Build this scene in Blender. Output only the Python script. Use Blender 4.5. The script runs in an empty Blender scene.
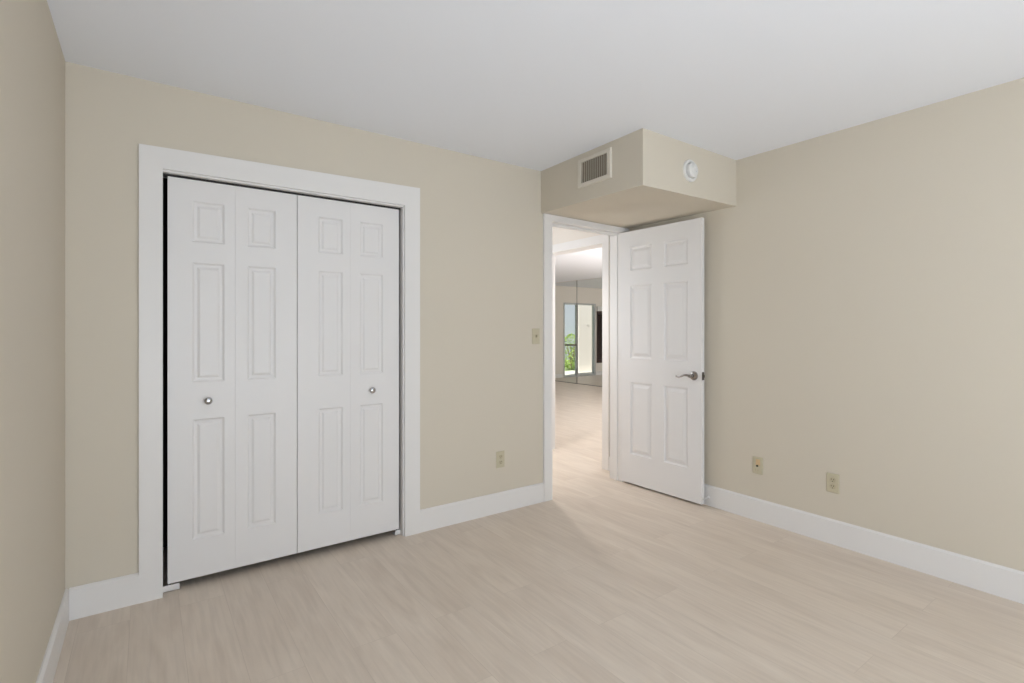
import bpy, bmesh, math, random
from mathutils import Vector, Matrix
random.seed(7)
S = bpy.context.scene
C = S.collection
PI = math.pi

# ------------------------------------------------------------------ camera
H_EYE = 1.268
YAW = math.atan((512 - 147) / 511.0)
cam = bpy.data.objects.new('camera', bpy.data.cameras.new('camera'))
C.objects.link(cam)
cam.location = (0, 0, H_EYE)
cam.rotation_euler = (PI / 2, 0, -YAW)
cam.data.sensor_width = 36.0
cam.data.lens = 36.0 * 511.0 / 1024.0
cam.data.shift_y = -11.5 / 1024.0
cam.data.clip_start = 0.02
cam.data.clip_end = 200
S.camera = cam

# ------------------------------------------------------------------ world, light, exposure
WORLD = 0.6
w = bpy.data.worlds.new('sky'); S.world = w; w.use_nodes = True
bg = w.node_tree.nodes['Background']
bg.inputs[0].default_value = (0.72, 0.83, 1.0, 1)
bg.inputs[1].default_value = WORLD

def area(name, loc, rot, sx, sy, power, col=(1, 1, 1), spread=PI):
    l = bpy.data.lights.new(name, 'AREA'); l.shape = 'RECTANGLE'
    l.size = sx; l.size_y = sy; l.energy = power; l.color = col; l.spread = spread
    o = bpy.data.objects.new(name, l); C.objects.link(o)
    o.location = loc; o.rotation_euler = rot
    return o
COOL = (0.82, 0.93, 1.08); NEUT = (0.87, 0.95, 1.07); PLAIN = (0.93, 0.95, 1.01)
P = dict(back=8, back_up=135, left_up=22, living=45, hall=25, near=112, down=70, sun=12)
# daylight through the window behind the camera: sky light, and an added upward fill for the ceiling
area('daylight_bedroom_window', (0.95, -2.44, 1.35), (PI / 2, 0, 0), 2.2, 1.6, P['back'], COOL)
area('upward_fill_bedroom_window', (0.95, -2.50, 0.75), (math.radians(132), 0, 0), 2.2, 0.9, P['back_up'], NEUT)
# the sun, outside, raking across the patio
sl = bpy.data.lights.new('sun', 'SUN'); sl.energy = P['sun']; sl.angle = math.radians(0.6); sl.color = (1.0, 0.96, 0.90)
so = bpy.data.objects.new('sun', sl); C.objects.link(so)
so.rotation_euler = Vector((1.0, -0.35, 1.0)).to_track_quat('Z', 'Y').to_euler()
# added upward fill at a made-up side window beside the camera
area('upward_fill_side_window', (-0.46, -0.30, 0.75), (math.radians(132), 0, -PI / 2), 1.5, 0.9, P['left_up'], NEUT)
# added fill light outside an unseen, made-up living room side window
area('fill_living_side', (8.46, 4.2, 1.35), (math.radians(115), 0, PI / 2), 1.6, 1.9, P['living'], PLAIN)
# added fill behind a made-up near window, brightening the far living room wall
area('fill_living_near', (6.1, 2.95, 1.0), (math.radians(135), 0, 0), 2.8, 1.6, P['near'], PLAIN)
# daylight outside the hall's window
area('daylight_hall_window', (1.86, 4.1, 1.5), (PI / 2, 0, -PI / 2), 1.3, 1.1, P['hall'], PLAIN)

S.view_settings.view_transform = 'Standard'
S.view_settings.look = 'None'
S.view_settings.exposure = 0.0
S.view_settings.gamma = 1.0
S.view_settings.use_curve_mapping = False

# ------------------------------------------------------------------ materials
def srgb(r, g, b):
    f = lambda c: (c / 255 / 12.92) if c <= 10 else ((c / 255 + 0.055) / 1.055) ** 2.4
    return (f(r), f(g), f(b), 1)

def mat(name, col, rough=0.5, metal=0.0, bump=0.0, bscale=300, var=0.0, spec=0.5):
    m = bpy.data.materials.new(name); m.use_nodes = True
    nt = m.node_tree; b = nt.nodes['Principled BSDF']
    b.inputs['Base Color'].default_value = col
    b.inputs['Roughness'].default_value = rough
    b.inputs['Metallic'].default_value = metal
    b.inputs['Specular IOR Level'].default_value = spec
    tc = nt.nodes.new('ShaderNodeTexCoord')
    n = nt.nodes.new('ShaderNodeTexNoise'); n.inputs['Scale'].default_value = bscale
    n.inputs['Detail'].default_value = 3
    nt.links.new(tc.outputs['Object'], n.inputs['Vector'])
    if bump:
        bp = nt.nodes.new('ShaderNodeBump'); bp.inputs['Strength'].default_value = bump
        bp.inputs['Distance'].default_value = 0.002
        nt.links.new(n.outputs['Fac'], bp.inputs['Height'])
        nt.links.new(bp.outputs['Normal'], b.inputs['Normal'])
    if var:
        hs = nt.nodes.new('ShaderNodeMix'); hs.data_type = 'RGBA'
        hs.inputs['A'].default_value = col
        hs.inputs['B'].default_value = tuple(c * (1 - var) for c in col[:3]) + (1,)
        nt.links.new(n.outputs['Fac'], hs.inputs['Factor'])
        nt.links.new(hs.outputs['Result'], b.inputs['Base Color'])
    return m

M = {}
M['wall'] = mat('beige_wall_paint', srgb(214, 204, 187), 0.7, bump=0.05, bscale=220, spec=0.2)
M['hallwall'] = mat('pale_wall_paint', srgb(231, 222, 211), 0.7, bump=0.05, bscale=220, spec=0.2)
M['ceiling'] = mat('white_ceiling_paint', srgb(243, 244, 248), 0.85, bump=0.08, bscale=160, spec=0.1)
M['trim'] = mat('white_trim_paint', srgb(233, 229, 225), 0.38, bump=0.02, bscale=60, spec=0.4)
M['door'] = mat('white_door_paint', srgb(232, 228, 225), 0.42, bump=0.03, bscale=90, spec=0.4)
M['ivory'] = mat('ivory_plastic', srgb(197, 187, 160), 0.35)
M['ivory2'] = mat('ivory_receptacle', srgb(188, 176, 148), 0.4)
M['amber'] = mat('amber_insert', srgb(214, 184, 140), 0.45)
M['dark'] = mat('dark_slot', srgb(30, 25, 20), 0.6)
M['ventpaint'] = mat('cream_vent_paint', srgb(222, 213, 198), 0.5)
M['ventdark'] = mat('duct_interior', srgb(158, 148, 132), 0.9)
M['plastic'] = mat('white_plastic', srgb(226, 223, 218), 0.4)
M['chrome'] = mat('polished_chrome', (0.50, 0.50, 0.51, 1), 0.10, 1.0)
M['nickel'] = mat('satin_nickel', (0.34, 0.315, 0.30, 1), 0.25, 1.0)
M['latch'] = mat('aged_latch_metal', (0.16, 0.14, 0.12, 1), 0.4, 0.9)
M['closet'] = mat('closet_shade_dark', srgb(58, 54, 50), 0.9)  # closet walls coloured dark so the door gaps show as black shade
M['frame'] = mat('grey_aluminium_frame', srgb(185, 185, 182), 0.45, 0.3)
M['seam'] = mat('grey_channel', srgb(128, 122, 114), 0.5, 0.2)
M['mirror'] = mat('silvered_mirror', (0.86, 0.88, 0.86, 1), 0.0, 1.0)
M['espresso'] = mat('espresso_wood', srgb(66, 48, 42), 0.5, var=0.4, bscale=30)
M['stucco'] = mat('cream_stucco', srgb(226, 219, 213), 0.9, bump=0.3, bscale=80)
M['bluegrey'] = mat('blue_grey_siding', srgb(186, 188, 204), 0.8)
M['leaf'] = mat('green_leaf', srgb(150, 178, 70), 0.5, var=0.5, bscale=6)
M['leafdark'] = mat('dark_green_leaf', srgb(66, 92, 40), 0.5, var=0.4, bscale=6)
M['bark'] = mat('brown_stem', srgb(96, 78, 58), 0.8)
M['grass'] = mat('lawn_grass', srgb(126, 146, 84), 0.9, bump=0.6, bscale=60, var=0.4)
M['patio'] = mat('patio_concrete', srgb(205, 200, 190), 0.8, var=0.15, bscale=12)

def floor_mat():
    m = bpy.data.materials.new('light_oak_planks'); m.use_nodes = True
    nt = m.node_tree; N = nt.nodes; L = nt.links
    b = N['Principled BSDF']
    tc = N.new('ShaderNodeTexCoord')
    mp = N.new('ShaderNodeMapping'); mp.inputs['Rotation'].default_value = (0, 0, PI / 2)
    mp.inputs['Location'].default_value = (0.35, 0.06, 0)
    L.new(tc.outputs['Object'], mp.inputs['Vector'])
    br = N.new('ShaderNodeTexBrick')
    br.offset = 0.37; br.offset_frequency = 2
    br.inputs['Scale'].default_value = 1.0
    br.inputs['Brick Width'].default_value = 1.22
    br.inputs['Row Height'].default_value = 0.182
    br.inputs['Mortar Size'].default_value = 0.0011
    br.inputs['Mortar Smooth'].default_value = 0.3
    br.inputs['Bias'].default_value = 0.0
    br.inputs['Color1'].default_value = (0, 0, 0, 1)
    br.inputs['Color2'].default_value = (1, 1, 1, 1)
    br.inputs['Mortar'].default_value = (0.5, 0.5, 0.5, 1)
    L.new(mp.outputs['Vector'], br.inputs['Vector'])
    # grain: noise drawn out along the plank, displaced plank by plank
    add = N.new('ShaderNodeVectorMath'); add.operation = 'ADD'
    sc = N.new('ShaderNodeVectorMath'); sc.operation = 'SCALE'; sc.inputs['Scale'].default_value = 9.0
    L.new(br.outputs['Color'], sc.inputs[0])
    L.new(mp.outputs['Vector'], add.inputs[0]); L.new(sc.outputs['Vector'], add.inputs[1])
    def noise(sx, sy, detail, dist=0.0):
        mm = N.new('ShaderNodeMapping'); mm.inputs['Scale'].default_value = (sx, sy, 1)
        n = N.new('ShaderNodeTexNoise'); n.inputs['Scale'].default_value = 1.0
        n.inputs['Detail'].default_value = detail; n.inputs['Distortion'].default_value = dist
        L.new(add.outputs['Vector'], mm.inputs['Vector']); L.new(mm.outputs['Vector'], n.inputs['Vector'])
        return n
    n1 = noise(1.6, 8, 6, 1.2); n2 = noise(4, 60, 4, 0.5)
    r = N.new('ShaderNodeValToRGB')
    e = r.color_ramp.elements
    e[0].position = 0.28; e[0].color = srgb(220, 204, 187)
    e[1].position = 0.72; e[1].color = srgb(233, 219, 203)
    L.new(n1.outputs['Fac'], r.inputs['Fac'])
    mx = N.new('ShaderNodeMix'); mx.data_type = 'RGBA'; mx.blend_type = 'MULTIPLY'
    r2 = N.new('ShaderNodeValToRGB'); e = r2.color_ramp.elements
    e[0].position = 0.3; e[0].color = (0.925, 0.92, 0.915, 1); e[1].position = 0.60; e[1].color = (1, 1, 1, 1)
    L.new(n2.outputs['Fac'], r2.inputs['Fac'])
    mx.inputs['Factor'].default_value = 1.0
    L.new(r.outputs['Color'], mx.inputs['A']); L.new(r2.outputs['Color'], mx.inputs['B'])
    # plank to plank tone
    r3 = N.new('ShaderNodeValToRGB'); e = r3.color_ramp.elements
    e[0].color = (0.965, 0.962, 0.96, 1); e[1].color = (1.0, 1.0, 1.0, 1)
    L.new(br.outputs['Color'], r3.inputs['Fac'])
    m2 = N.new('ShaderNodeMix'); m2.data_type = 'RGBA'; m2.blend_type = 'MULTIPLY'; m2.inputs['Factor'].default_value = 1
    L.new(mx.outputs['Result'], m2.inputs['A']); L.new(r3.outputs['Color'], m2.inputs['B'])
    m3 = N.new('ShaderNodeMix'); m3.data_type = 'RGBA'
    m3.inputs['B'].default_value = srgb(168, 150, 134)
    mm = N.new('ShaderNodeMath'); mm.operation = 'MULTIPLY'; mm.inputs[1].default_value = 0.28
    L.new(br.outputs['Fac'], mm.inputs[0]); L.new(mm.outputs[0], m3.inputs['Factor'])
    L.new(m2.outputs['Result'], m3.inputs['A'])
    L.new(m3.outputs['Result'], b.inputs['Base Color'])
    b.inputs['Roughness'].default_value = 0.42
    b.inputs['Specular IOR Level'].default_value = 0.35
    bp = N.new('ShaderNodeBump'); bp.inputs['Strength'].default_value = 0.12; bp.inputs['Distance'].default_value = 0.001
    L.new(n2.outputs['Fac'], bp.inputs['Height']); L.new(bp.outputs['Normal'], b.inputs['Normal'])
    return m
M['floor'] = floor_mat()

def glass_mat():
    m = bpy.data.materials.new('clear_pane_glass'); m.use_nodes = True
    nt = m.node_tree; N = nt.nodes
    N.remove(N['Principled BSDF'])
    t = N.new('ShaderNodeBsdfTransparent'); t.inputs[0].default_value = (0.95, 0.97, 0.97, 1)
    g = N.new('ShaderNodeBsdfGlossy'); g.inputs['Roughness'].default_value = 0.02
    mx = N.new('ShaderNodeMixShader')
    mx.inputs[0].default_value = 0.045
    nt.links.new(t.outputs[0], mx.inputs[1]); nt.links.new(g.outputs[0], mx.inputs[2])
    nt.links.new(mx.outputs[0], N['Material Output'].inputs[0])
    return m
M['glass'] = glass_mat()

# ------------------------------------------------------------------ helpers
def add_box(bm, x0, x1, y0, y1, z0, z1):
    if x0 > x1: x0, x1 = x1, x0
    if y0 > y1: y0, y1 = y1, y0
    if z0 > z1: z0, z1 = z1, z0
    v = [bm.verts.new(p) for p in ((x0,y0,z0),(x1,y0,z0),(x1,y1,z0),(x0,y1,z0),(x0,y0,z1),(x1,y0,z1),(x1,y1,z1),(x0,y1,z1))]
    for f in ((0,3,2,1),(4,5,6,7),(0,1,5,4),(1,2,6,5),(2,3,7,6),(3,0,4,7)):
        bm.faces.new([v[i] for i in f])
    return bm

def boxes(*bs):
    bm = bmesh.new()
    for b in bs: add_box(bm, *b)
    return bm

def add_prism(bm, pts, axis, a0, a1):
    """polygon in the two other axes, extruded along axis (0,1,2)"""
    def P(p, a):
        l = list(p); l.insert(axis, a); return l
    lo = [bm.verts.new(P(p, a0)) for p in pts]; hi = [bm.verts.new(P(p, a1)) for p in pts]
    bm.faces.new(lo); bm.faces.new(list(reversed(hi)))
    n = len(pts)
    for i in range(n):
        bm.faces.new((lo[i], hi[i], hi[(i+1) % n], lo[(i+1) % n]))
    return bm

def add_lathe(bm, prof, origin, axis, seg=40):
    """prof: (radius, distance along axis)"""
    ax = Vector(axis).normalized()
    u = ax.orthogonal().normalized(); v = ax.cross(u)
    O = Vector(origin); rings = []
    for r, h in prof:
        if r < 1e-6:
            rings.append([bm.verts.new(O + ax * h)])
        else:
            rings.append([bm.verts.new(O + ax * h + u * (r * math.cos(2*PI*i/seg)) + v * (r * math.sin(2*PI*i/seg))) for i in range(seg)])
    for a, b in zip(rings, rings[1:]):
        for i in range(seg):
            j = (i + 1) % seg
            if len(a) == 1 and len(b) == 1: continue
            if len(a) == 1: bm.faces.new((a[0], b[i], b[j]))
            elif len(b) == 1: bm.faces.new((a[i], b[0], a[j]))
            else: bm.faces.new((a[i], b[i], b[j], a[j]))
    return bm

def add_tube(bm, pts, rad, seg=16, flat=1.0, up=(0, 0, 1)):
    pts = [Vector(p) for p in pts]; rings = []
    if not isinstance(rad, (list, tuple)): rad = [rad] * len(pts)
    for k, p in enumerate(pts):
        t = (pts[min(k+1, len(pts)-1)] - pts[max(k-1, 0)]).normalized()
        s = t.cross(Vector(up)).normalized(); q = s.cross(t)
        rings.append([bm.verts.new(p + s * (rad[k] * flat * math.cos(2*PI*i/seg)) + q * (rad[k] * math.sin(2*PI*i/seg))) for i in range(seg)])
    for a, b in zip(rings, rings[1:]):
        for i in range(seg):
            j = (i+1) % seg; bm.faces.new((a[i], b[i], b[j], a[j]))
    bm.faces.new(rings[0]); bm.faces.new(list(reversed(rings[-1])))
    return bm

def obj(name, bm, m, parent=None, smooth=False, bevel=0.0):
    bmesh.ops.recalc_face_normals(bm, faces=bm.faces[:])
    me = bpy.data.meshes.new(name); bm.to_mesh(me); bm.free()
    o = bpy.data.objects.new(name, me); C.objects.link(o)
    me.materials.append(m)
    if smooth:
        for p in me.polygons: p.use_smooth = True
        try: me.set_sharp_from_angle(angle=math.radians(40))
        except Exception: pass
    if parent:
        o.parent = parent
        o.matrix_parent_inverse = Matrix.Translation(parent.location).inverted() if not any(parent.rotation_euler) else parent.matrix_world.inverted()
    if bevel:
        b = o.modifiers.new('bevel', 'BEVEL'); b.width = bevel; b.segments = 2
        b.limit_method = 'ANGLE'; b.angle_limit = math.radians(40)
    return o

def tag(o, label, cat=None, group=None, kind=None):
    o['label'] = label
    if cat: o['category'] = cat
    if group: o['group'] = group
    if kind: o['kind'] = kind
    return o

def thing(name, label, cat, loc, group=None, kind=None):
    o = bpy.data.objects.new(name, None); C.objects.link(o)
    o.location = loc; o.empty_display_size = 0.1
    return tag(o, label, cat, group, kind)

def struct(name, bm, m, label, cat, bevel=0.0):
    o = obj(name, bm, m, bevel=bevel)
    return tag(o, label, cat, kind='structure')

# ------------------------------------------------------------------ dimensions
XL, XR, YB, YF = -0.29, 3.312, 2.947, -2.30      # bedroom: left, right, closet wall, window wall
ZC = 2.44
T = 0.12
YH = YB + T                                        # hall side of the closet wall
# closet opening / doorway
CX0, CX1, CZ = 0.059, 1.288, 2.027
DX0, DX1, DZ = 2.462, 3.228, 2.080
# hall and living room
HX0, HX1, HY1 = 2.05, 3.40, 5.2
LX0, LX1, LY0, LY1 = 3.53, 8.26, 3.20, 10.30
OY0, OY1, OZ = 3.32, 4.17, 2.06

# ------------------------------------------------------------------ room shell
struct('floor', boxes((XL - T, LX1 + T, YF - T, LY1 + 0.02, -0.10, 0)), M['floor'],
       'pale washed oak plank floor running from the bedroom out through the doorway', 'floor')
struct('ceiling', boxes((XL - T, LX1 + T, YF - T, LY1 + T, ZC, ZC + 0.10)), M['ceiling'],
       'smooth white painted ceiling over the bedroom and the rooms beyond', 'ceiling')
VY0, VY1 = -1.05, 0.45
struct('wall_left', boxes((XL - T, XL, YF - T, VY0, 0, ZC), (XL - T, XL, VY1, YB + 0.78, 0, ZC),
                          (XL - T, XL, VY0, VY1, 0, 0.65), (XL - T, XL, VY0, VY1, 2.15, ZC)), M['wall'],
       'beige side wall running past the camera beside the closet', 'wall')
struct('wall_back', boxes((XL, CX0 - 0.02, YB, YH, 0, ZC), (CX0 - 0.02, CX1 + 0.02, YB, YH, CZ + 0.02, ZC),
                          (CX1 + 0.02, DX0 - 0.02, YB, YH, 0, ZC), (DX0 - 0.02, DX1 + 0.02, YB, YH, DZ + 0.02, ZC),
                          (DX1 + 0.02, 3.40, YB, YH, 0, ZC)), M['wall'],
       'beige wall holding the bifold closet and the open doorway', 'wall')
struct('wall_right', boxes((XR, XR + T, YF - T, YB, 0, ZC)), M['wall'],
       'long blank beige wall behind the open panelled door', 'wall')
WX0, WX1, WZ0, WZ1 = -0.10, 2.00, 0.65, 2.15
struct('wall_front', boxes((XL, WX0, YF - T, YF, 0, ZC), (WX1, XR, YF - T, YF, 0, ZC),
                           (WX0, WX1, YF - T, YF, 0, WZ0), (WX0, WX1, YF - T, YF, WZ1, ZC)), M['wall'],
       'beige wall with the bedroom window, behind the camera', 'wall')
# boxed-in duct in the corner above the door
SX, SY, SZ, SZB = 2.352, 1.971, 2.124, 2.130
bm = bmesh.new()
lo = [bm.verts.new(p) for p in ((2.3405, SY, 2.109), (XR, SY, SZ), (XR, YB, SZ), (2.368, YB, SZB))]
hi = [bm.verts.new((v.co.x, v.co.y, ZC)) for v in lo]
bm.faces.new(hi)
bm.faces.new((lo[0], lo[1], lo[2])); bm.faces.new((lo[0], lo[2], lo[3]))
for k in range(4): bm.faces.new((lo[k], lo[(k+1) % 4], hi[(k+1) % 4], hi[k]))
struct('wall_soffit', bm, M['wall'], 'beige boxed-in duct hanging from the ceiling above the open door', 'soffit')

# closet interior
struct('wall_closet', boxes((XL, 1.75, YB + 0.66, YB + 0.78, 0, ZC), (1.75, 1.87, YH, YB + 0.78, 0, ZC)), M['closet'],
       'plain walls inside the closet, coloured dark as shade behind the bifold doors', 'wall')
# hall shell
struct('wall_hall_left', boxes((HX0 - T, HX0, YH, 3.4, 0, ZC), (HX0 - T, HX0, 4.8, HY1, 0, ZC), (HX0 - T, HX0, 3.4, 4.8, 0, 0.9), (HX0 - T, HX0, 3.4, 4.8, 2.1, ZC)), M['hallwall'], 'pale hall wall behind the light switch wall', 'wall')
struct('wall_hall_end', boxes((HX0 - T, HX1, HY1, HY1 + T, 0, ZC)), M['hallwall'], 'pale end wall of the hall', 'wall')
struct('wall_hall_right', boxes((HX1, LX0, YB, OY0 - 0.02, 0, ZC), (HX1, LX0, OY0 - 0.02, OY1 + 0.02, OZ + 0.02, ZC),
                                (HX1, LX0, OY1 + 0.02, LY1 + T, 0, ZC)), M['hallwall'],
       'pale hall wall with a white cased opening, seen through the bedroom doorway', 'wall')

# living room shell
GX0, GX1, GZ1 = 6.30, 7.46, 2.0       # sliding glass door
BX0, BX1 = 5.20, 6.235                 # dark shutter window
struct('wall_far', boxes((LX0, BX0, LY1, LY1 + T, 0, ZC), (BX0, BX1, LY1, LY1 + T, 1.80, ZC), (BX0, BX1, LY1, LY1 + T, 0, 0.34),
                         (BX1, GX0, LY1, LY1 + T, 0, ZC), (GX0, GX1, LY1, LY1 + T, GZ1, ZC), (GX1, LX1 + T, LY1, LY1 + T, 0, ZC)),
       M['hallwall'], 'pale far wall with the sliding glass door, seen in the mirrored wall', 'wall')
NWX0, NWX1 = 4.7, 7.5
struct('wall_living_near', boxes((LX0, NWX0, LY0 - T, LY0, 0, ZC), (NWX1, LX1 + T, LY0 - T, LY0, 0, ZC), (NWX0, NWX1, LY0 - T, LY0, 0, 0.5), (NWX0, NWX1, LY0 - T, LY0, 2.2, ZC)), M['hallwall'], 'pale near wall of the living room', 'wall')
LWY0, LWY1 = 3.4, 5.0
struct('wall_living_side', boxes((LX1, LX1 + T, LY0, LWY0, 0, ZC), (LX1, LX1 + T, LWY1, LY1, 0, ZC),
                                 (LX1, LX1 + T, LWY0, LWY1, 0, 0.35), (LX1, LX1 + T, LWY0, LWY1, 2.3, ZC)), M['hallwall'],
       'pale side wall of the living room that carries the mirror panels', 'wall')

# ------------------------------------------------------------------ baseboards (board with an eased top edge)
BH, BT = 0.139, 0.014
def base_x(bm, x0, x1, y, s, h=BH):      # along x, face looks to s*y
    pts = [(y, 0), (y + s*BT, 0), (y + s*BT, h - 0.010), (y + s*(BT-0.009), h), (y, h)]
    return add_prism(bm, pts, 0, x0, x1)
def base_y(bm, y0, y1, x, s, h=BH):
    pts = [(x, 0), (x + s*BT, 0), (x + s*BT, h - 0.010), (x + s*(BT-0.009), h), (x, h)]
    return add_prism(bm, pts, 1, y0, y1)
bm = bmesh.new(); base_y(bm, YF, YB, XL, 1)
struct('baseboard_left', bm, M['trim'], 'white baseboard on the side wall beside the closet', 'baseboard')
bm = bmesh.new(); base_x(bm, XL + BT, -0.031, YB, -1); base_x(bm, 1.389, 2.385, YB, -1)
struct('baseboard_back', bm, M['trim'], 'white baseboard either side of the closet casing', 'baseboard')
bm = bmesh.new(); base_y(bm, YF, YB - 0.016, XR, -1, 0.146)
struct('baseboard_right', bm, M['trim'], 'long white baseboard under the blank beige wall', 'baseboard')
bm = bmesh.new(); base_x(bm, XL + BT, XR - BT, YF, 1)
struct('baseboard_front', bm, M['trim'], 'white baseboard under the bedroom window', 'baseboard')
bm = bmesh.new(); base_y(bm, YH + BT, 3.238, HX1, -1, 0.13); base_y(bm, 4.252, HY1, HX1, -1, 0.13); base_x(bm, 3.32, HX1, YH, 1, 0.13)
struct('baseboard_hall', bm, M['trim'], 'short white baseboard in the hall beside the cased opening', 'baseboard')
bm = bmesh.new(); base_x(bm, GX1 + 0.05, LX1, LY1, -1, 0.10); base_x(bm, LX0, GX0 - 0.05, LY1, -1, 0.10)
struct('baseboard_far', bm, M['trim'], 'white baseboard on the far living room wall', 'baseboard')

# ------------------------------------------------------------------ casings
def u_outline(a0, a1, b0, b1, z_in, z_out_l, z_out_r):
    return [(a0, 0), (a1, 0), (a1, z_in), (b0, z_in), (b0, 0), (b1, 0), (b1, z_out_r), (a0, z_out_l)]
def u_casing(bm, axis, p0, p1, a0, a1, b0, b1, zi, zl, zr):
    # two legs and a mitred head, as three prisms
    for pts in ([(a0, 0), (a1, 0), (a1, zi), (a0, zl)], [(b0, 0), (b1, 0), (b1, zr), (b0, zi)], [(a0, zl), (a1, zi), (b0, zi), (b1, zr)]):
        add_prism(bm, pts, axis, p0, p1)
    bmesh.ops.remove_doubles(bm, verts=bm.verts[:], dist=1e-5)
    inner = [f for f in bm.faces if all(len(e.link_faces) > 2 for e in f.edges if e.calc_length() < 0.2) and False]
    return bm
# closet
t = thing('trim_1', 'wide flat white casing framing the bifold closet', 'door casing', (0.67, YB, 0), kind='structure')
bm = bmesh.new(); u_casing(bm, 1, YB - 0.016, YB, -0.031, CX0 + 0.002, CX1, 1.388, CZ + 0.006, 2.132, 2.154)
obj('casing', bm, M['trim'], t)
bm = boxes((CX0 - 0.018, CX0, YB - 0.001, YH, 0, CZ), (CX1 - 0.008, CX1 + 0.016, YB - 0.001, YH, 0, CZ), (CX0 - 0.018, CX1 + 0.016, YB - 0.001, YH, CZ - 0.004, CZ + 0.016))
obj('jamb', bm, M['trim'], t)
obj('track', boxes((CX0 + 0.002, CX1 - 0.01, YB + 0.030, YB + 0.062, CZ - 0.013, CZ - 0.004)), M['dark'], t)  # track coloured near-black to stand in for shade in the gap above the leaves
# bedroom doorway
t = thing('trim_2', 'white casing and jamb around the open bedroom doorway', 'door casing', (2.85, YB, 0), kind='structure')
bm = bmesh.new(); u_casing(bm, 1, YB - 0.016, YB, 2.387, DX0 + 0.003, DX1 + 0.004, XR - 0.001, DZ + 0.002, SZB - 0.001, SZ - 0.003)
obj('casing', bm, M['trim'], t)
bm = boxes((DX0 - 0.018, DX0, YB - 0.001, YH, 0, DZ), (DX1, DX1 + 0.018, YB - 0.001, YH, 0, DZ), (DX0 - 0.018, DX1 + 0.018, YB - 0.001, YH, DZ, DZ + 0.018))
obj('jamb', bm, M['trim'], t)
bm = boxes((DX0, DX0 + 0.010, YB + 0.040, YB + 0.080, 0, DZ), (DX1 - 0.008, DX1, YB + 0.040, YB + 0.080, 0, DZ), (DX0 + 0.010, DX1 - 0.008, YB + 0.040, YB + 0.080, DZ - 0.016, DZ))
obj('stop_moulding', bm, M['trim'], t, bevel=0.002)
bm = bmesh.new(); u_casing(bm, 1, YH, YH + 0.016, 2.387, DX0 - 0.006, DX1 + 0.006, 3.32, DZ + 0.005, 2.14, 2.14)
obj('casing', bm, M['trim'], t)
# cased opening in the hall
t = thing('trim_3', 'white casing of the opening across the hall, seen through the doorway', 'door casing', (3.46, 3.75, 0), kind='structure')
bm = bmesh.new(); u_casing(bm, 0, HX1 - 0.016, HX1, OY0 - 0.08, OY0, OY1, OY1 + 0.08, OZ, OZ + 0.08, OZ + 0.08)
obj('casing', bm, M['trim'], t)
bm = boxes((HX1, LX0, OY0 - 0.018, OY0, 0, OZ), (HX1, LX0, OY1, OY1 + 0.018, 0, OZ), (HX1, LX0, OY0 - 0.018, OY1 + 0.018, OZ, OZ + 0.018))
obj('jamb', bm, M['trim'], t)
bm = bmesh.new(); u_casing(bm, 0, LX0, LX0 + 0.016, OY0 - 0.08, OY0, OY1, OY1 + 0.08, OZ, OZ + 0.08, OZ + 0.08)
obj('casing', bm, M['trim'], t)

# ------------------------------------------------------------------ moulded panel door leaf
def leaf_bm(W, Hh, th, rects, map_pt, prof=((0, 0), (0.004, 0.004), (0.009, 0.0078), (0.021, 0.0082), (0.030, 0.0030), (0.034, 0.0020))):
    """leaf in local (u 0..W, v 0..Hh, depth 0..th); rects = sunk panels; map_pt(u,v,d) -> world"""
    bm = bmesh.new()
    us = sorted({0, W} | {r[0] for r in rects} | {r[1] for r in rects})
    vs = sorted({0, Hh} | {r[2] for r in rects} | {r[3] for r in rects})
    cache = {}
    def V(u, v, d):
        k = (round(u, 5), round(v, 5), round(d, 5))
        if k not in cache: cache[k] = bm.verts.new(map_pt(u, v, d))
        return cache[k]
    for side in (0, 1):
        D = lambda s: s if side == 0 else th - s
        for i in range(len(us) - 1):
            for j in range(len(vs) - 1):
                cu, cv = (us[i] + us[i+1]) / 2, (vs[j] + vs[j+1]) / 2
                if any(r[0] < cu < r[1] and r[2] < cv < r[3] for r in rects): continue
                bm.faces.new((V(us[i], vs[j], D(0)), V(us[i+1], vs[j], D(0)), V(us[i+1], vs[j+1], D(0)), V(us[i], vs[j+1], D(0))))
        for (a, b, c, d) in rects:
            # corner loop includes grid vertices on the rim
            prev = None
            for ins, dep in prof:
                ring = [V(a+ins, c+ins, D(dep)), V(b-ins, c+ins, D(dep)), V(b-ins, d-ins, D(dep)), V(a+ins, d-ins, D(dep))]
                if prev:
                    for q in range(4):
                        bm.faces.new((prev[q], prev[(q+1) % 4], ring[(q+1) % 4], ring[q]))
                prev = ring
            bm.faces.new(prev)
    for i in range(len(us) - 1):
        for v in (0, Hh):
            bm.faces.new((V(us[i], v, 0), V(us[i+1], v, 0), V(us[i+1], v, th), V(us[i], v, th)))
    for j in range(len(vs) - 1):
        for u in (0, W):
            bm.faces.new((V(u, vs[j], 0), V(u, vs[j+1], 0), V(u, vs[j+1], th), V(u, vs[j], th)))
    return bm

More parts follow.
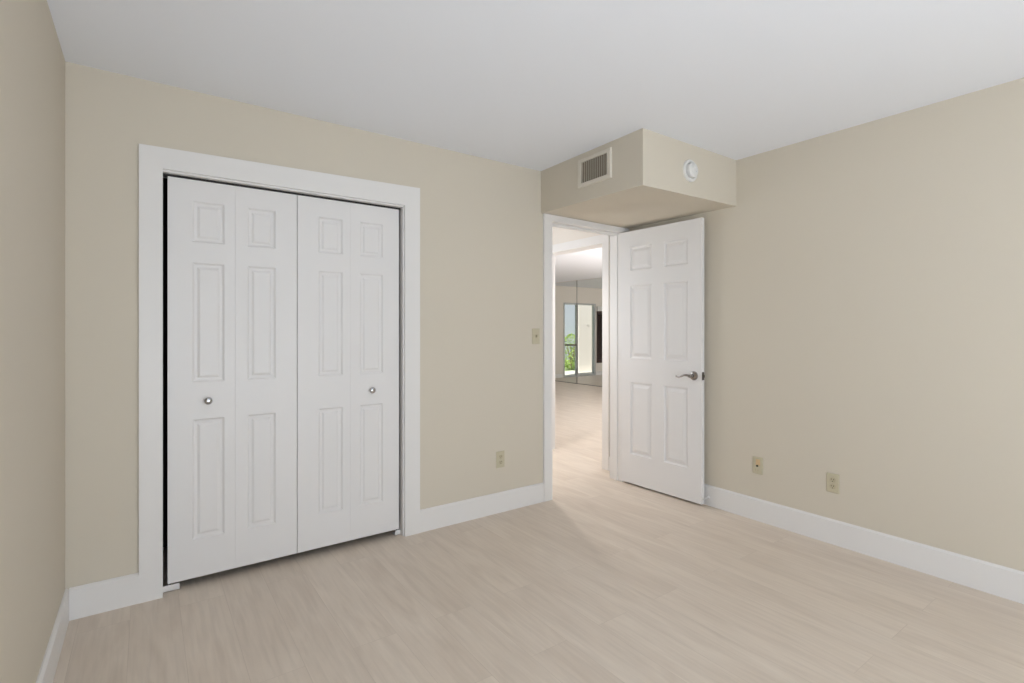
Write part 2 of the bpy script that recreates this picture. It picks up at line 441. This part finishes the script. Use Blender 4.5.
# ------------------------------------------------------------------ open six-panel door (door_1)
DW, DH = 0.749, 2.060
HXp, HYp = 3.2165, 2.940                 # hinge line
ang = math.radians(1.42)                  # a little past square
d1 = thing('door_1', 'open white six-panel door with a satin nickel lever, swung against the right wall', 'door', (HXp, HYp, 0.016), kind='structure')
dv = Vector((math.sin(ang), -math.cos(ang), 0)); dn = Vector((math.cos(ang), math.sin(ang), 0))
def dmap(u, v, d): return Vector((HXp, HYp, 0.016)) + dv * u + dn * d + Vector((0, 0, v))
z = lambda a: a - 0.016
cols = ((0.100, 0.312), (0.428, 0.637))
rows = ((z(0.255), z(0.842)), (z(1.038), z(1.628)), (z(1.752), z(1.944)))
rects = [(c[0], c[1], r[0], r[1]) for c in cols for r in rows]
obj('door_panel', leaf_bm(DW, DH, 0.035, rects, dmap, ((0, 0), (0.004, 0.006), (0.010, 0.0105), (0.018, 0.011), (0.040, 0.0035), (0.043, 0.0025))), M['door'], d1)
# lever set: rose, neck, waved lever
def dpt(u, v, d): return dmap(u, v, d)
HU, HV = 0.687, 0.936 - 0.016
hnd = obj('door_handle', add_lathe(bmesh.new(), [(0, 0), (0.033, 0), (0.033, 0.004), (0.030, 0.009), (0.020, 0.012), (0.013, 0.015), (0.011, 0.024), (0.011, 0.050), (0.0125, 0.056), (0.011, 0.060), (0, 0.061)], dpt(HU, HV, 0), -dn), M['nickel'], d1, smooth=True)
path = []; rr = []
for k in range(25):
    s = k / 24
    path.append(dpt(HU + 0.006 - 0.122 * s, HV + 0.008 * math.sin(s * 2 * PI * 0.95) * (0.4 + s) - 0.004*s, -0.053 - 0.004 * math.sin(s * PI)))
    rr.append(0.0095 - 0.0045 * s)
lv = obj('lever', add_tube(bmesh.new(), path, rr, 14, 0.7), M['nickel'], hnd, smooth=True)
bk = obj('door_handle', add_lathe(bmesh.new(), [(0, 0), (0.033, 0), (0.033, 0.004), (0.024, 0.010), (0, 0.012)], dpt(HU, HV, 0.035), dn), M['nickel'], d1, smooth=True)
bm = boxes((-0.0125, 0.0125, -0.0012, 0.0, -0.029, 0.029), (-0.007, 0.007, -0.010, -0.001, -0.010, 0.010))
for v in bm.verts: v.co = dpt(DW - v.co.y, HV + v.co.z, 0.0175 + v.co.x)
obj('latch_plate', bm, M['latch'], d1)
for hz in (0.20, 1.02, 1.86):
    bm = add_lathe(bmesh.new(), [(0, 0), (0.0055, 0), (0.0055, 0.09), (0, 0.09)], (HXp + 0.005, HYp + 0.006, hz), (0, 0, 1), 14)
    h = obj('hinge', bm, M['trim'], d1, smooth=True)

# ------------------------------------------------------------------ bifold closet doors (door_2, door_3)
LY = YB + 0.028
LZ0, LZ1 = 0.040, 2.011
E_ = [0.081, 0.3705, 0.6725, 0.9665, 1.2665]
pan = [((0.183, 0.322), (0.196, 0.318)), ((0.427, 0.563), (0.434, 0.558)), ((0.786, 0.921), (0.800, 0.918)), ((1.021, 1.163), (1.026, 1.162))]
def fmap(x0):
    return lambda u, v, d: Vector((x0 + u, LY + d, LZ0 + v))
def knob(parent, x, zz):
    bm = add_lathe(bmesh.new(), [(0, 0), (0.011, 0), (0.0095, 0.003), (0.0075, 0.008), (0.009, 0.013), (0.0165, 0.018), (0.0185, 0.0215), (0.0175, 0.026), (0.013, 0.0295), (0.006, 0.031), (0, 0.0313)], (x, LY, zz), (0, -1, 0), 32)
    return obj('knob', bm, M['chrome'], parent, smooth=True)
pairs = (('door_2', 'closed white bifold closet door pair with its knob on the leaf beside the left casing, nearer the side wall', 0, 1, 0, (0.249, 0.914)),
         ('door_3', 'closed white bifold closet door pair with its knob on the leaf nearer the light switch', 2, 3, 3, (1.092, 0.909)))
for nm, lb, i0, i1, ik, kp in pairs:
    t = thing(nm, lb, 'closet door', ((E_[i0] + E_[i1 + 1]) / 2, LY, LZ0), kind='structure')
    for i in (i0, i1):
        a, b = E_[i] + 0.0003, E_[i + 1] - 0.0003
        if i == 1: b -= 0.0015
        if i == 2: a += 0.0015
        (p0, p1), (q0, q1) = pan[i]
        rc = [(p0 - a, p1 - a, 0.229 - LZ0, 0.824 - LZ0), (p0 - a, p1 - a, 1.008 - LZ0, 1.602 - LZ0), (p0 - a, p1 - a, 1.704 - LZ0, 1.907 - LZ0)]
        lf = obj('door_leaf', leaf_bm(b - a, LZ1 - LZ0, 0.030, rc, fmap(a)), M['door'], t)
        if i == ik: knob(lf, *kp)
# floor pivot brackets
for x0, x1, lb in ((CX0 + 0.001, 0.130, 'white metal pivot bracket on the floor under the closet leaf with the nearer knob'),
                   (1.245, CX1 - 0.009, 'small white pivot bracket on the floor at the closet end towards the doorway')):
    t = thing('pivot_bracket', lb, 'bracket', ((x0 + x1) / 2, YB + 0.02, 0))
    y0 = YB + 0.036
    bm = boxes((x0, x1, y0, YB + 0.085, 0.0, 0.004), (x0, x1, y0, y0 + 0.003, 0.0, 0.030))
    obj('plate', bm, M['trim'], t, bevel=0.001)
    xm = x0 + 0.03 if x0 < 0.5 else x1 - 0.02
    obj('pivot_pin', add_lathe(bmesh.new(), [(0, 0), (0.008, 0), (0.008, 0.018), (0.004, 0.02), (0.004, 0.036), (0, 0.036)], (xm, YB + 0.046, 0.004), (0, 0, 1), 16), M['latch'], t, smooth=True)

# ------------------------------------------------------------------ air vent on the duct box
GY0, GY1, GZ0, GZ1v = 2.219, 2.530, 2.212, 2.404
t = thing('air_vent', 'cream return air grille with upright slats on the side of the boxed-in duct', 'air vent', (SX, 2.375, 2.31))
iy0, iy1, iz0, iz1 = 2.252, 2.492, 2.240, 2.377
def skew(bm):
    for v in bm.verts: v.co.x += (v.co.y - 2.375) * 0.0282
    return bm
bm = bmesh.new()
# sloped picture-frame border
def frame_ring(bm, o, i, x_wall, x_out):
    (a0, a1, c0, c1), (b0, b1, d0, d1) = o, i
    mid = 0.006
    loops = [[(x_wall, a0, c0), (x_wall, a1, c0), (x_wall, a1, c1), (x_wall, a0, c1)],
             [(x_out + 0.004, a0 + 0.002, c0 + 0.002), (x_out + 0.004, a1 - 0.002, c0 + 0.002), (x_out + 0.004, a1 - 0.002, c1 - 0.002), (x_out + 0.004, a0 + 0.002, c1 - 0.002)],
             [(x_out, a0 + mid, c0 + mid), (x_out, a1 - mid, c0 + mid), (x_out, a1 - mid, c1 - mid), (x_out, a0 + mid, c1 - mid)],
             [(x_out, b0, d0), (x_out, b1, d0), (x_out, b1, d1), (x_out, b0, d1)],
             [(x_wall, b0, d0), (x_wall, b1, d0), (x_wall, b1, d1), (x_wall, b0, d1)]]
    L = [[bm.verts.new(p) for p in l] for l in loops]
    for p, q in zip(L, L[1:] + L[:1]):
        for k in range(4):
            bm.faces.new((p[k], p[(k+1) % 4], q[(k+1) % 4], q[k]))
frame_ring(bm, (GY0, GY1, GZ0, GZ1v), (iy0, iy1, iz0, iz1), SX, SX - 0.012)
skew(bm); obj('frame', bm, M['ventpaint'], t)
obj('backing', skew(boxes((SX - 0.0015, SX - 0.0002, iy0, iy1, iz0, iz1))), M['ventdark'], t)
NS = 12
for k in range(NS):
    yc = iy0 + (k + 0.5) * (iy1 - iy0) / NS
    bm = add_prism(bmesh.new(), [(SX - 0.0115, yc - 0.0045), (SX - 0.0115, yc - 0.0015), (SX - 0.002, yc + 0.006), (SX - 0.002, yc + 0.004)], 2, iz0, iz1)
    obj('slat', skew(bm), M['ventpaint'], t)
for yy in (iy0 - 0.018, iy1 + 0.018):
    obj('screw', skew(add_lathe(bmesh.new(), [(0, 0), (0.0035, 0), (0.0035, 0.0012), (0, 0.0016)], (SX - 0.012, yy, 2.308), (-1, 0, 0), 12)), M['ventpaint'], t, smooth=True)

# ------------------------------------------------------------------ smoke alarm on the front of the duct box
ax, az = 2.783, 2.270
t = thing('smoke_alarm', 'round white smoke alarm on the face of the boxed-in duct', 'smoke alarm', (ax, SY, az))
obj('base', add_lathe(bmesh.new(), [(0, 0), (0.069, 0), (0.069, 0.010), (0.066, 0.013), (0.054, 0.0135), (0.052, 0.007), (0, 0.007)], (ax, SY, az), (0, -1, 0), 48), M['plastic'], t, smooth=True)
obj('cover', add_lathe(bmesh.new(), [(0.047, 0.007), (0.048, 0.024), (0.046, 0.031), (0.040, 0.035), (0.030, 0.0365), (0.024, 0.0365), (0.022, 0.0345), (0.016, 0.0345), (0.014, 0.037), (0, 0.038)], (ax, SY, az), (0, -1, 0), 48), M['plastic'], t, smooth=True)
obj('indicator', add_lathe(bmesh.new(), [(0, 0), (0.0045, 0), (0.004, 0.0012), (0, 0.0016)], (ax + 0.020, SY - 0.0345, az - 0.008), (0, -1, 0), 14), M['frame'], t, smooth=True)

# ------------------------------------------------------------------ wall plates
def plate_map(wall, a, zc):
    """(s, z, d): s along the wall, d out of it"""
    if wall == 'back': return lambda s, zz, d: Vector((a + s, YB - d, zc + zz))
    return lambda s, zz, d: Vector((XR - d, a - s, zc + zz))
def loft(bm, mp, loops):
    L = [[bm.verts.new(mp(s, zz, d)) for s, zz in pts] for pts, d in loops]
    for p, q in zip(L, L[1:]):
        n = len(p)
        for k in range(n): bm.faces.new((p[k], p[(k+1) % n], q[(k+1) % n], q[k]))
    bm.faces.new(L[-1]); bm.faces.new(list(reversed(L[0])))
    return bm
def rect(w_, h_, cz=0.0, cs=0.0): return [(cs - w_, cz - h_), (cs + w_, cz - h_), (cs + w_, cz + h_), (cs - w_, cz + h_)]
def disc(r, cz=0.0, n=20, sx=1.0): return [(r*sx*math.cos(2*PI*k/n), cz + r*math.sin(2*PI*k/n)) for k in range(n)]
def cover_plate(t, mp, w_=0.035, h_=0.0572):
    return obj('cover_plate', loft(bmesh.new(), mp, [(rect(w_, h_), 0), (rect(w_, h_), 0.002), (rect(w_-0.0025, h_-0.0025), 0.005), (rect(w_-0.005, h_-0.005), 0.0058)]), M['ivory'], t)
def screw(t, mp, zz):
    obj('screw', loft(bmesh.new(), mp, [(disc(0.0032, zz), 0.0058), (disc(0.0028, zz), 0.0068)]), M['ivory2'], t)
def outlet(name, label, cat, wall, a, zc, group=None):
    mp = plate_map(wall, a, zc); o = mp(0, 0, 0)
    t = thing(name, label, cat, o, group)
    cover_plate(t, mp)
    for cz in (-0.0195, 0.0195):
        f = [(x_, min(max(y_, cz - 0.0135), cz + 0.0135)) for x_, y_ in disc(0.0172, cz, 28)]
        rc = obj('receptacle', loft(bmesh.new(), mp, [(f, 0.0055), ([(x_*0.97, cz + (y_-cz)*0.97) for x_, y_ in f], 0.0078)]), M['ivory2'], t)
        for sx_ in (-0.0064, 0.0064):
            obj('slot', loft(bmesh.new(), mp, [(rect(0.0013, 0.0042, cz + 0.004, sx_), 0.0076), (rect(0.0013, 0.0042, cz + 0.004, sx_), 0.0081)]), M['dark'], rc)
        obj('slot', loft(bmesh.new(), mp, [(disc(0.0026, cz - 0.008, 12), 0.0076), (disc(0.0026, cz - 0.008, 12), 0.0081)]), M['dark'], rc)
    screw(t, mp, 0)
    return t
outlet('electrical_outlet', 'ivory duplex outlet on the blank wall, further from the open door than the cable jack', 'outlet', 'right', 1.360, 0.360)
outlet('electrical_outlet', 'ivory duplex outlet low on the wall between the closet and the doorway', 'outlet', 'back', 2.004, 0.366)
# cable jack plate
mp = plate_map('right', 1.819, 0.366)
t = thing('cable_jack', 'ivory wall plate with a dark cable jack, low beside the open door', 'wall jack', mp(0, 0, 0))
cover_plate(t, mp)
obj('insert', loft(bmesh.new(), mp, [(rect(0.015, 0.020, 0.022, 0.004), 0.0055), (rect(0.014, 0.019, 0.022, 0.004), 0.0066)]), M['amber'], t)
obj('socket', loft(bmesh.new(), mp, [(disc(0.0068, -0.002), 0.0055), (disc(0.0068, -0.002), 0.010), (disc(0.0045, -0.002), 0.0102)]), M['dark'], t)
for sx_ in (-0.012, 0.004):
    obj('slot', loft(bmesh.new(), mp, [(rect(0.0035, 0.008, -0.030, sx_), 0.0055), (rect(0.003, 0.007, -0.030, sx_), 0.0066)]), M['ivory2'], t)
screw(t, mp, 0.050); screw(t, mp, -0.050)
# light switch
mp = plate_map('back', 2.319, 1.222)
t = thing('light_switch', 'ivory toggle light switch on the wall beside the doorway casing', 'light switch', mp(0, 0, 0))
cover_plate(t, mp)
obj('toggle', loft(bmesh.new(), mp, [(rect(0.005, 0.012), 0.0055), (rect(0.0045, 0.008, 0.001), 0.010), (rect(0.004, 0.004, 0.006), 0.018)]), M['ivory2'], t)
obj('switch_surround', loft(bmesh.new(), mp, [(rect(0.0075, 0.0145), 0.0055), (rect(0.007, 0.014), 0.0062)]), M['ivory2'], t)
screw(t, mp, 0.030); screw(t, mp, -0.030)

# ------------------------------------------------------------------ door stop on the baseboard
t = thing('door_stop', 'small white spring door stop on the baseboard behind the open door', 'door stop', (XR - BT, 2.176, 0.06))
p = []; turns = 9; n = 9 * 12
for k in range(n + 1):
    s = k / n; a = 2 * PI * turns * s
    p.append((XR - BT - 0.006 - 0.050 * s, 2.176 + 0.005 * math.cos(a), 0.06 + 0.005 * math.sin(a)))
obj('spring', add_tube(bmesh.new(), p, 0.0014, 6, up=(1, 0, 0)), M['trim'], t, smooth=True)
obj('base', add_lathe(bmesh.new(), [(0, 0), (0.010, 0), (0.010, 0.004), (0.006, 0.008), (0, 0.008)], (XR - BT, 2.176, 0.06), (-1, 0, 0), 18), M['trim'], t, smooth=True)
obj('tip', add_lathe(bmesh.new(), [(0, 0), (0.007, 0), (0.008, 0.006), (0.006, 0.012), (0, 0.012)], (XR - BT - 0.055, 2.176, 0.06), (-1, 0, 0), 18), M['plastic'], t, smooth=True)

# ------------------------------------------------------------------ bedroom window behind the camera
t = thing('window_1', 'white framed bedroom window behind the camera', 'window', (0.95, YF, 1.4), kind='structure')
fy0, fy1 = YF - 0.09, YF - 0.04
obj('window_frame', boxes((WX0, WX0+.05, fy0, fy1, WZ0, WZ1), (WX1-.05, WX1, fy0, fy1, WZ0, WZ1), (WX0+.05, WX1-.05, fy0, fy1, WZ0, WZ0+.05), (WX0+.05, WX1-.05, fy0, fy1, WZ1-.05, WZ1), (0.93, 0.97, fy0, fy1, WZ0+.05, WZ1-.05)), M['trim'], t)
obj('window_sill', boxes((WX0 - 0.04, WX1 + 0.04, YF - 0.04, YF + 0.05, WZ0 - 0.025, WZ0)), M['trim'], t)
obj('pane', boxes((WX0+.05, 0.93, YF-.067, YF-.063, WZ0+.05, WZ1-.05), (0.97, WX1-.05, YF-.067, YF-.063, WZ0+.05, WZ1-.05)), M['glass'], t)

t = thing('window_added_5', 'white framed side window added beside the camera for fill light, out of view', 'window', (XL, -0.30, 1.4), kind='structure')  # made-up side window, an opening for the added upward fill
gx0, gx1 = XL - 0.09, XL - 0.04
obj('window_frame', boxes((gx0, gx1, VY0, VY0+.05, WZ0, WZ1), (gx0, gx1, VY1-.05, VY1, WZ0, WZ1), (gx0, gx1, VY0+.05, VY1-.05, WZ0, WZ0+.05), (gx0, gx1, VY0+.05, VY1-.05, WZ1-.05, WZ1), (gx0, gx1, -.32, -.28, WZ0+.05, WZ1-.05)), M['trim'], t)
obj('pane', boxes((XL-.067, XL-.063, VY0+.05, -.32, WZ0+.05, WZ1-.05), (XL-.067, XL-.063, -.28, VY1-.05, WZ0+.05, WZ1-.05)), M['glass'], t)

t = thing('window_6', 'white framed window on the far side of the hall, out of view', 'window', (HX0, 4.1, 1.5), kind='structure')
gx0, gx1 = HX0 - 0.09, HX0 - 0.04
obj('window_frame', boxes((gx0, gx1, 3.4, 3.45, .9, 2.1), (gx0, gx1, 4.75, 4.8, .9, 2.1), (gx0, gx1, 3.45, 4.75, .9, .95), (gx0, gx1, 3.45, 4.75, 2.05, 2.1)), M['trim'], t)
obj('pane', boxes((HX0-.067, HX0-.063, 3.45, 4.75, .95, 2.05)), M['glass'], t)

# ------------------------------------------------------------------ living room: added side window, mirrors, sliding door
t = thing('window_added_2', 'side window added to light the living room, out of view past the mirrors', 'window', (LX1, 5.2, 1.3), kind='structure')
fx0, fx1 = LX1 + 0.03, LX1 + 0.08
obj('window_frame', boxes((fx0, fx1, LWY0, LWY0+.05, .35, 2.3), (fx0, fx1, LWY1-.05, LWY1, .35, 2.3), (fx0, fx1, LWY0+.05, LWY1-.05, .35, .40), (fx0, fx1, LWY0+.05, LWY1-.05, 2.25, 2.3)), M['trim'], t)
obj('pane', boxes((LX1+.053, LX1+.057, LWY0+.05, LWY1-.05, .40, 2.25)), M['glass'], t)

t = thing('window_added_7', 'window added in the near wall to light the living room, out of view', 'window', (6.1, LY0, 1.35), kind='structure')  # unseen window, put in to brighten the living room
obj('window_frame', boxes((NWX0, NWX0+.05, LY0-.09, LY0-.04, .5, 2.2), (NWX1-.05, NWX1, LY0-.09, LY0-.04, .5, 2.2), (NWX0+.05, NWX1-.05, LY0-.09, LY0-.04, .5, .55), (NWX0+.05, NWX1-.05, LY0-.09, LY0-.04, 2.15, 2.2)), M['trim'], t)
obj('pane', boxes((NWX0+.05, NWX1-.05, LY0-.067, LY0-.063, .55, 2.15)), M['glass'], t)

t = thing('added_downlight', 'small round white downlight added in the hall to brighten the doorway floor, out of view', 'ceiling light', (2.9, 3.95, ZC))  # unseen lamp, added to brighten the floor at the doorway
bm = bmesh.new(); add_lathe(bm, [(0.050, 0.0), (0.052, 0.004), (0.075, 0.006), (0.080, 0.0)], (2.9, 3.95, ZC), (0, 0, -1), 40)
obj('trim_ring', bm, M['plastic'], t, smooth=True)
em = bpy.data.materials.new('added_lamp_glow'); em.use_nodes = True
pb = em.node_tree.nodes['Principled BSDF']; pb.inputs['Emission Color'].default_value = (1, 0.93, 0.86, 1); pb.inputs['Emission Strength'].default_value = 3.0 if P['down'] else 0.0
obj('lamp', add_lathe(bmesh.new(), [(0.050, 0.001), (0.03, 0.003), (0, 0.004)], (2.9, 3.95, ZC), (0, 0, -1), 40), em, t, smooth=True)
dl = bpy.data.lights.new('hall_floor_fill', 'SPOT'); dl.energy = P['down']; dl.spot_size = math.radians(110); dl.spot_blend = 0.6; dl.shadow_soft_size = 0.05; dl.color = (1.0, 0.95, 0.92)  # added spot that lights the floor through the doorway
do = bpy.data.objects.new('hall_floor_fill', dl); C.objects.link(do); do.location = (2.9, 3.95, ZC - 0.012)

seams = [6.75, 7.83, 8.92, 10.0]
lab = ['mirror panel nearest the added side window of the living room',
       'floor to ceiling mirror panel seen through the doorway, to the right of the thin seam',
       'floor to ceiling mirror panel seen through the doorway, to the left of the thin seam']
for k in range(3):
    o = obj('mirror_panel', boxes((LX1 - 0.006, LX1 - 0.0005, seams[k] + 0.009, seams[k+1] - 0.009, 0.012, ZC - 0.006)), M['mirror'])
    tag(o, lab[k], 'mirror', 'mirror panels of the mirrored wall')
tag(obj('trim_4', boxes((LX1 - 0.012, LX1 - 0.0005, seams[0], 10.0, 0, 0.011), (LX1 - 0.009, LX1 - 0.0005, 8.912, 8.928, 0.012, ZC)), M['seam']), 'thin grey metal channel under and between the mirror panels', 'trim', kind='structure')

t = thing('window_3', 'grey framed sliding glass door to the patio, seen reflected in the mirrored wall', 'sliding door', ((GX0 + GX1) / 2, LY1 + 0.05, 0), kind='structure')
y0, y1 = LY1 - 0.01, LY1 + 0.07
obj('window_frame', boxes((GX0 - .03, GX0+.02, y0, y1, 0, GZ1), (GX1-.035, GX1, y0, y1, 0, GZ1), (GX0+.02, GX1-.035, y0, y1, 0, 0.05), (GX0+.02, GX1-.035, y0, y1, GZ1-.045, GZ1)), M['frame'], t)
obj('door_stile', boxes((6.93, 6.99, y0 + 0.005, y1 - 0.005, 0.05, GZ1 - .045)), M['frame'], t)
obj('mid_rail', boxes((6.99, GX1 - .035, y0 + 0.02, y1 - 0.02, 0.84, 0.885)), M['latch'], t)
obj('pane', boxes((GX0+.02, 6.93, LY1+.028, LY1+.032, .05, GZ1-.045)), M['glass'], t)
obj('pane', boxes((6.99, GX1-.035, LY1+.028, LY1+.032, .05, GZ1-.045)), M['glass'], t)

# dark louvred shutter in its window beside the sliding door
t = thing('window_4', 'dark brown louvred shutter window beside the sliding door, seen in the mirror', 'window', ((BX0 + BX1) / 2, LY1, 0.34), kind='structure')
obj('window_frame', boxes((BX0, BX0+.06, LY1+.01, LY1+.06, .34, 1.8), (BX1-.06, BX1, LY1+.01, LY1+.06, .34, 1.8), (BX0+.06, BX1-.06, LY1+.01, LY1+.06, .34, .42), (BX0+.06, BX1-.06, LY1+.01, LY1+.06, 1.72, 1.8), (5.68, 5.74, LY1+.01, LY1+.06, .42, 1.72)), M['espresso'], t)
bm = bmesh.new()
for k in range(22):
    zc = 0.445 + k * 0.058
    for a_, b_ in ((BX0 + .06, 5.68), (5.74, BX1 - .06)):
        add_prism(bm, [(LY1 + 0.015, zc - 0.022), (LY1 + 0.022, zc - 0.026), (LY1 + 0.055, zc + 0.024), (LY1 + 0.048, zc + 0.028)], 0, a_, b_)
obj('louvres', bm, M['espresso'], t)
obj('shutter_back', boxes((BX0, BX1, LY1 + 0.065, LY1 + 0.075, .34, 1.8)), M['espresso'], t)
obj('valance', boxes((BX0 - 0.03, BX1 + 0.005, LY1 - 0.06, LY1 - 0.001, 1.80, 1.93)), M['trim'], t)

# ------------------------------------------------------------------ outdoors, through the sliding door
tag(obj('patio', boxes((-2.0, 11.0, LY1 + T, 12.1, -0.10, -0.02)), M['patio']), 'pale concrete patio outside the sliding glass door', 'patio', kind='structure')
tag(obj('lawn', boxes((-16.0, 18.0, 12.1, 30.0, -0.12, -0.05)), M['grass']), 'green lawn beyond the patio', 'lawn', kind='structure')
struct('wall_patio', boxes((3.2, 5.75, 11.55, 11.62, -0.02, 2.6)), M['stucco'], 'cream stucco patio wall filling the right half of the sliding door', 'wall')
tag(obj('wall_light_box', boxes((5.37, 5.405, 11.525, 11.55, 1.42, 1.455)), M['frame'], bevel=0.004), 'tiny grey box fixed to the cream patio wall', 'wall box')
bm = boxes((-9.0, 7.0, 17.0, 20.0, -0.06, 3.6)); add_prism(bm, [(16.7, 3.6), (20.3, 3.6), (18.5, 4.7)], 0, -9.2, 7.2)
nb = obj('house', bm, M['bluegrey']); tag(nb, 'blue-grey house across the lawn outside the sliding door', 'house')

def shrub(cx_, cy_, cz_, rx, rz, n, leaf_m, label, ls=0.06):
    t = thing('shrub', label, 'shrub', (cx_, cy_, cz_), 'shrubs outside the sliding door')
    bm = bmesh.new(); st = bmesh.new()
    for k in range(9):
        a = 2*PI*k/9; q = random.uniform(.3, .7)
        add_tube(st, [(cx_, cy_, cz_ - .03), (cx_ + rx*.3*q*math.cos(a), cy_ + rx*.3*q*math.sin(a), cz_ + rz*.6), (cx_ + rx*q*math.cos(a), cy_ + rx*q*math.sin(a), cz_ + rz*1.4)], [.014, .010, .004], 6)
    for k in range(n):
        u = random.uniform(-1, 1); a = random.uniform(0, 2*PI); r = random.uniform(.45, 1) ** .5 * math.sqrt(1 - u*u)
        c = Vector((cx_ + rx*r*math.cos(a), cy_ + rx*r*math.sin(a), cz_ + rz*(1 + u*.95)))
        d = Vector((random.gauss(0, 1), random.gauss(0, 1), random.gauss(.3, .7))).normalized()
        s = d.orthogonal().normalized(); s.rotate(Matrix.Rotation(random.uniform(0, 6.3), 3, d)); nn = d.cross(s)
        l = ls * random.uniform(.7, 1.3)
        vs = [bm.verts.new(c + d*x_*l + s*y_*l + nn*z_*l) for x_, y_, z_ in ((0, 0, 0), (.4, .28, .06), (1, 0, -.05), (.4, -.28, .06))]
        bm.faces.new((vs[0], vs[1], vs[2])); bm.faces.new((vs[0], vs[2], vs[3]))
    obj('foliage', bm, leaf_m, t); obj('stem', st, M['bark'], t)
shrub(5.05, 12.65, -0.05, 0.42, 0.60, 1400, M['leaf'], 'bright green shrub close to the patio edge outside the sliding door')
shrub(3.95, 13.3, -0.05, 0.45, 0.45, 1200, M['leafdark'], 'low dark green shrub behind the bright one outside the sliding door')
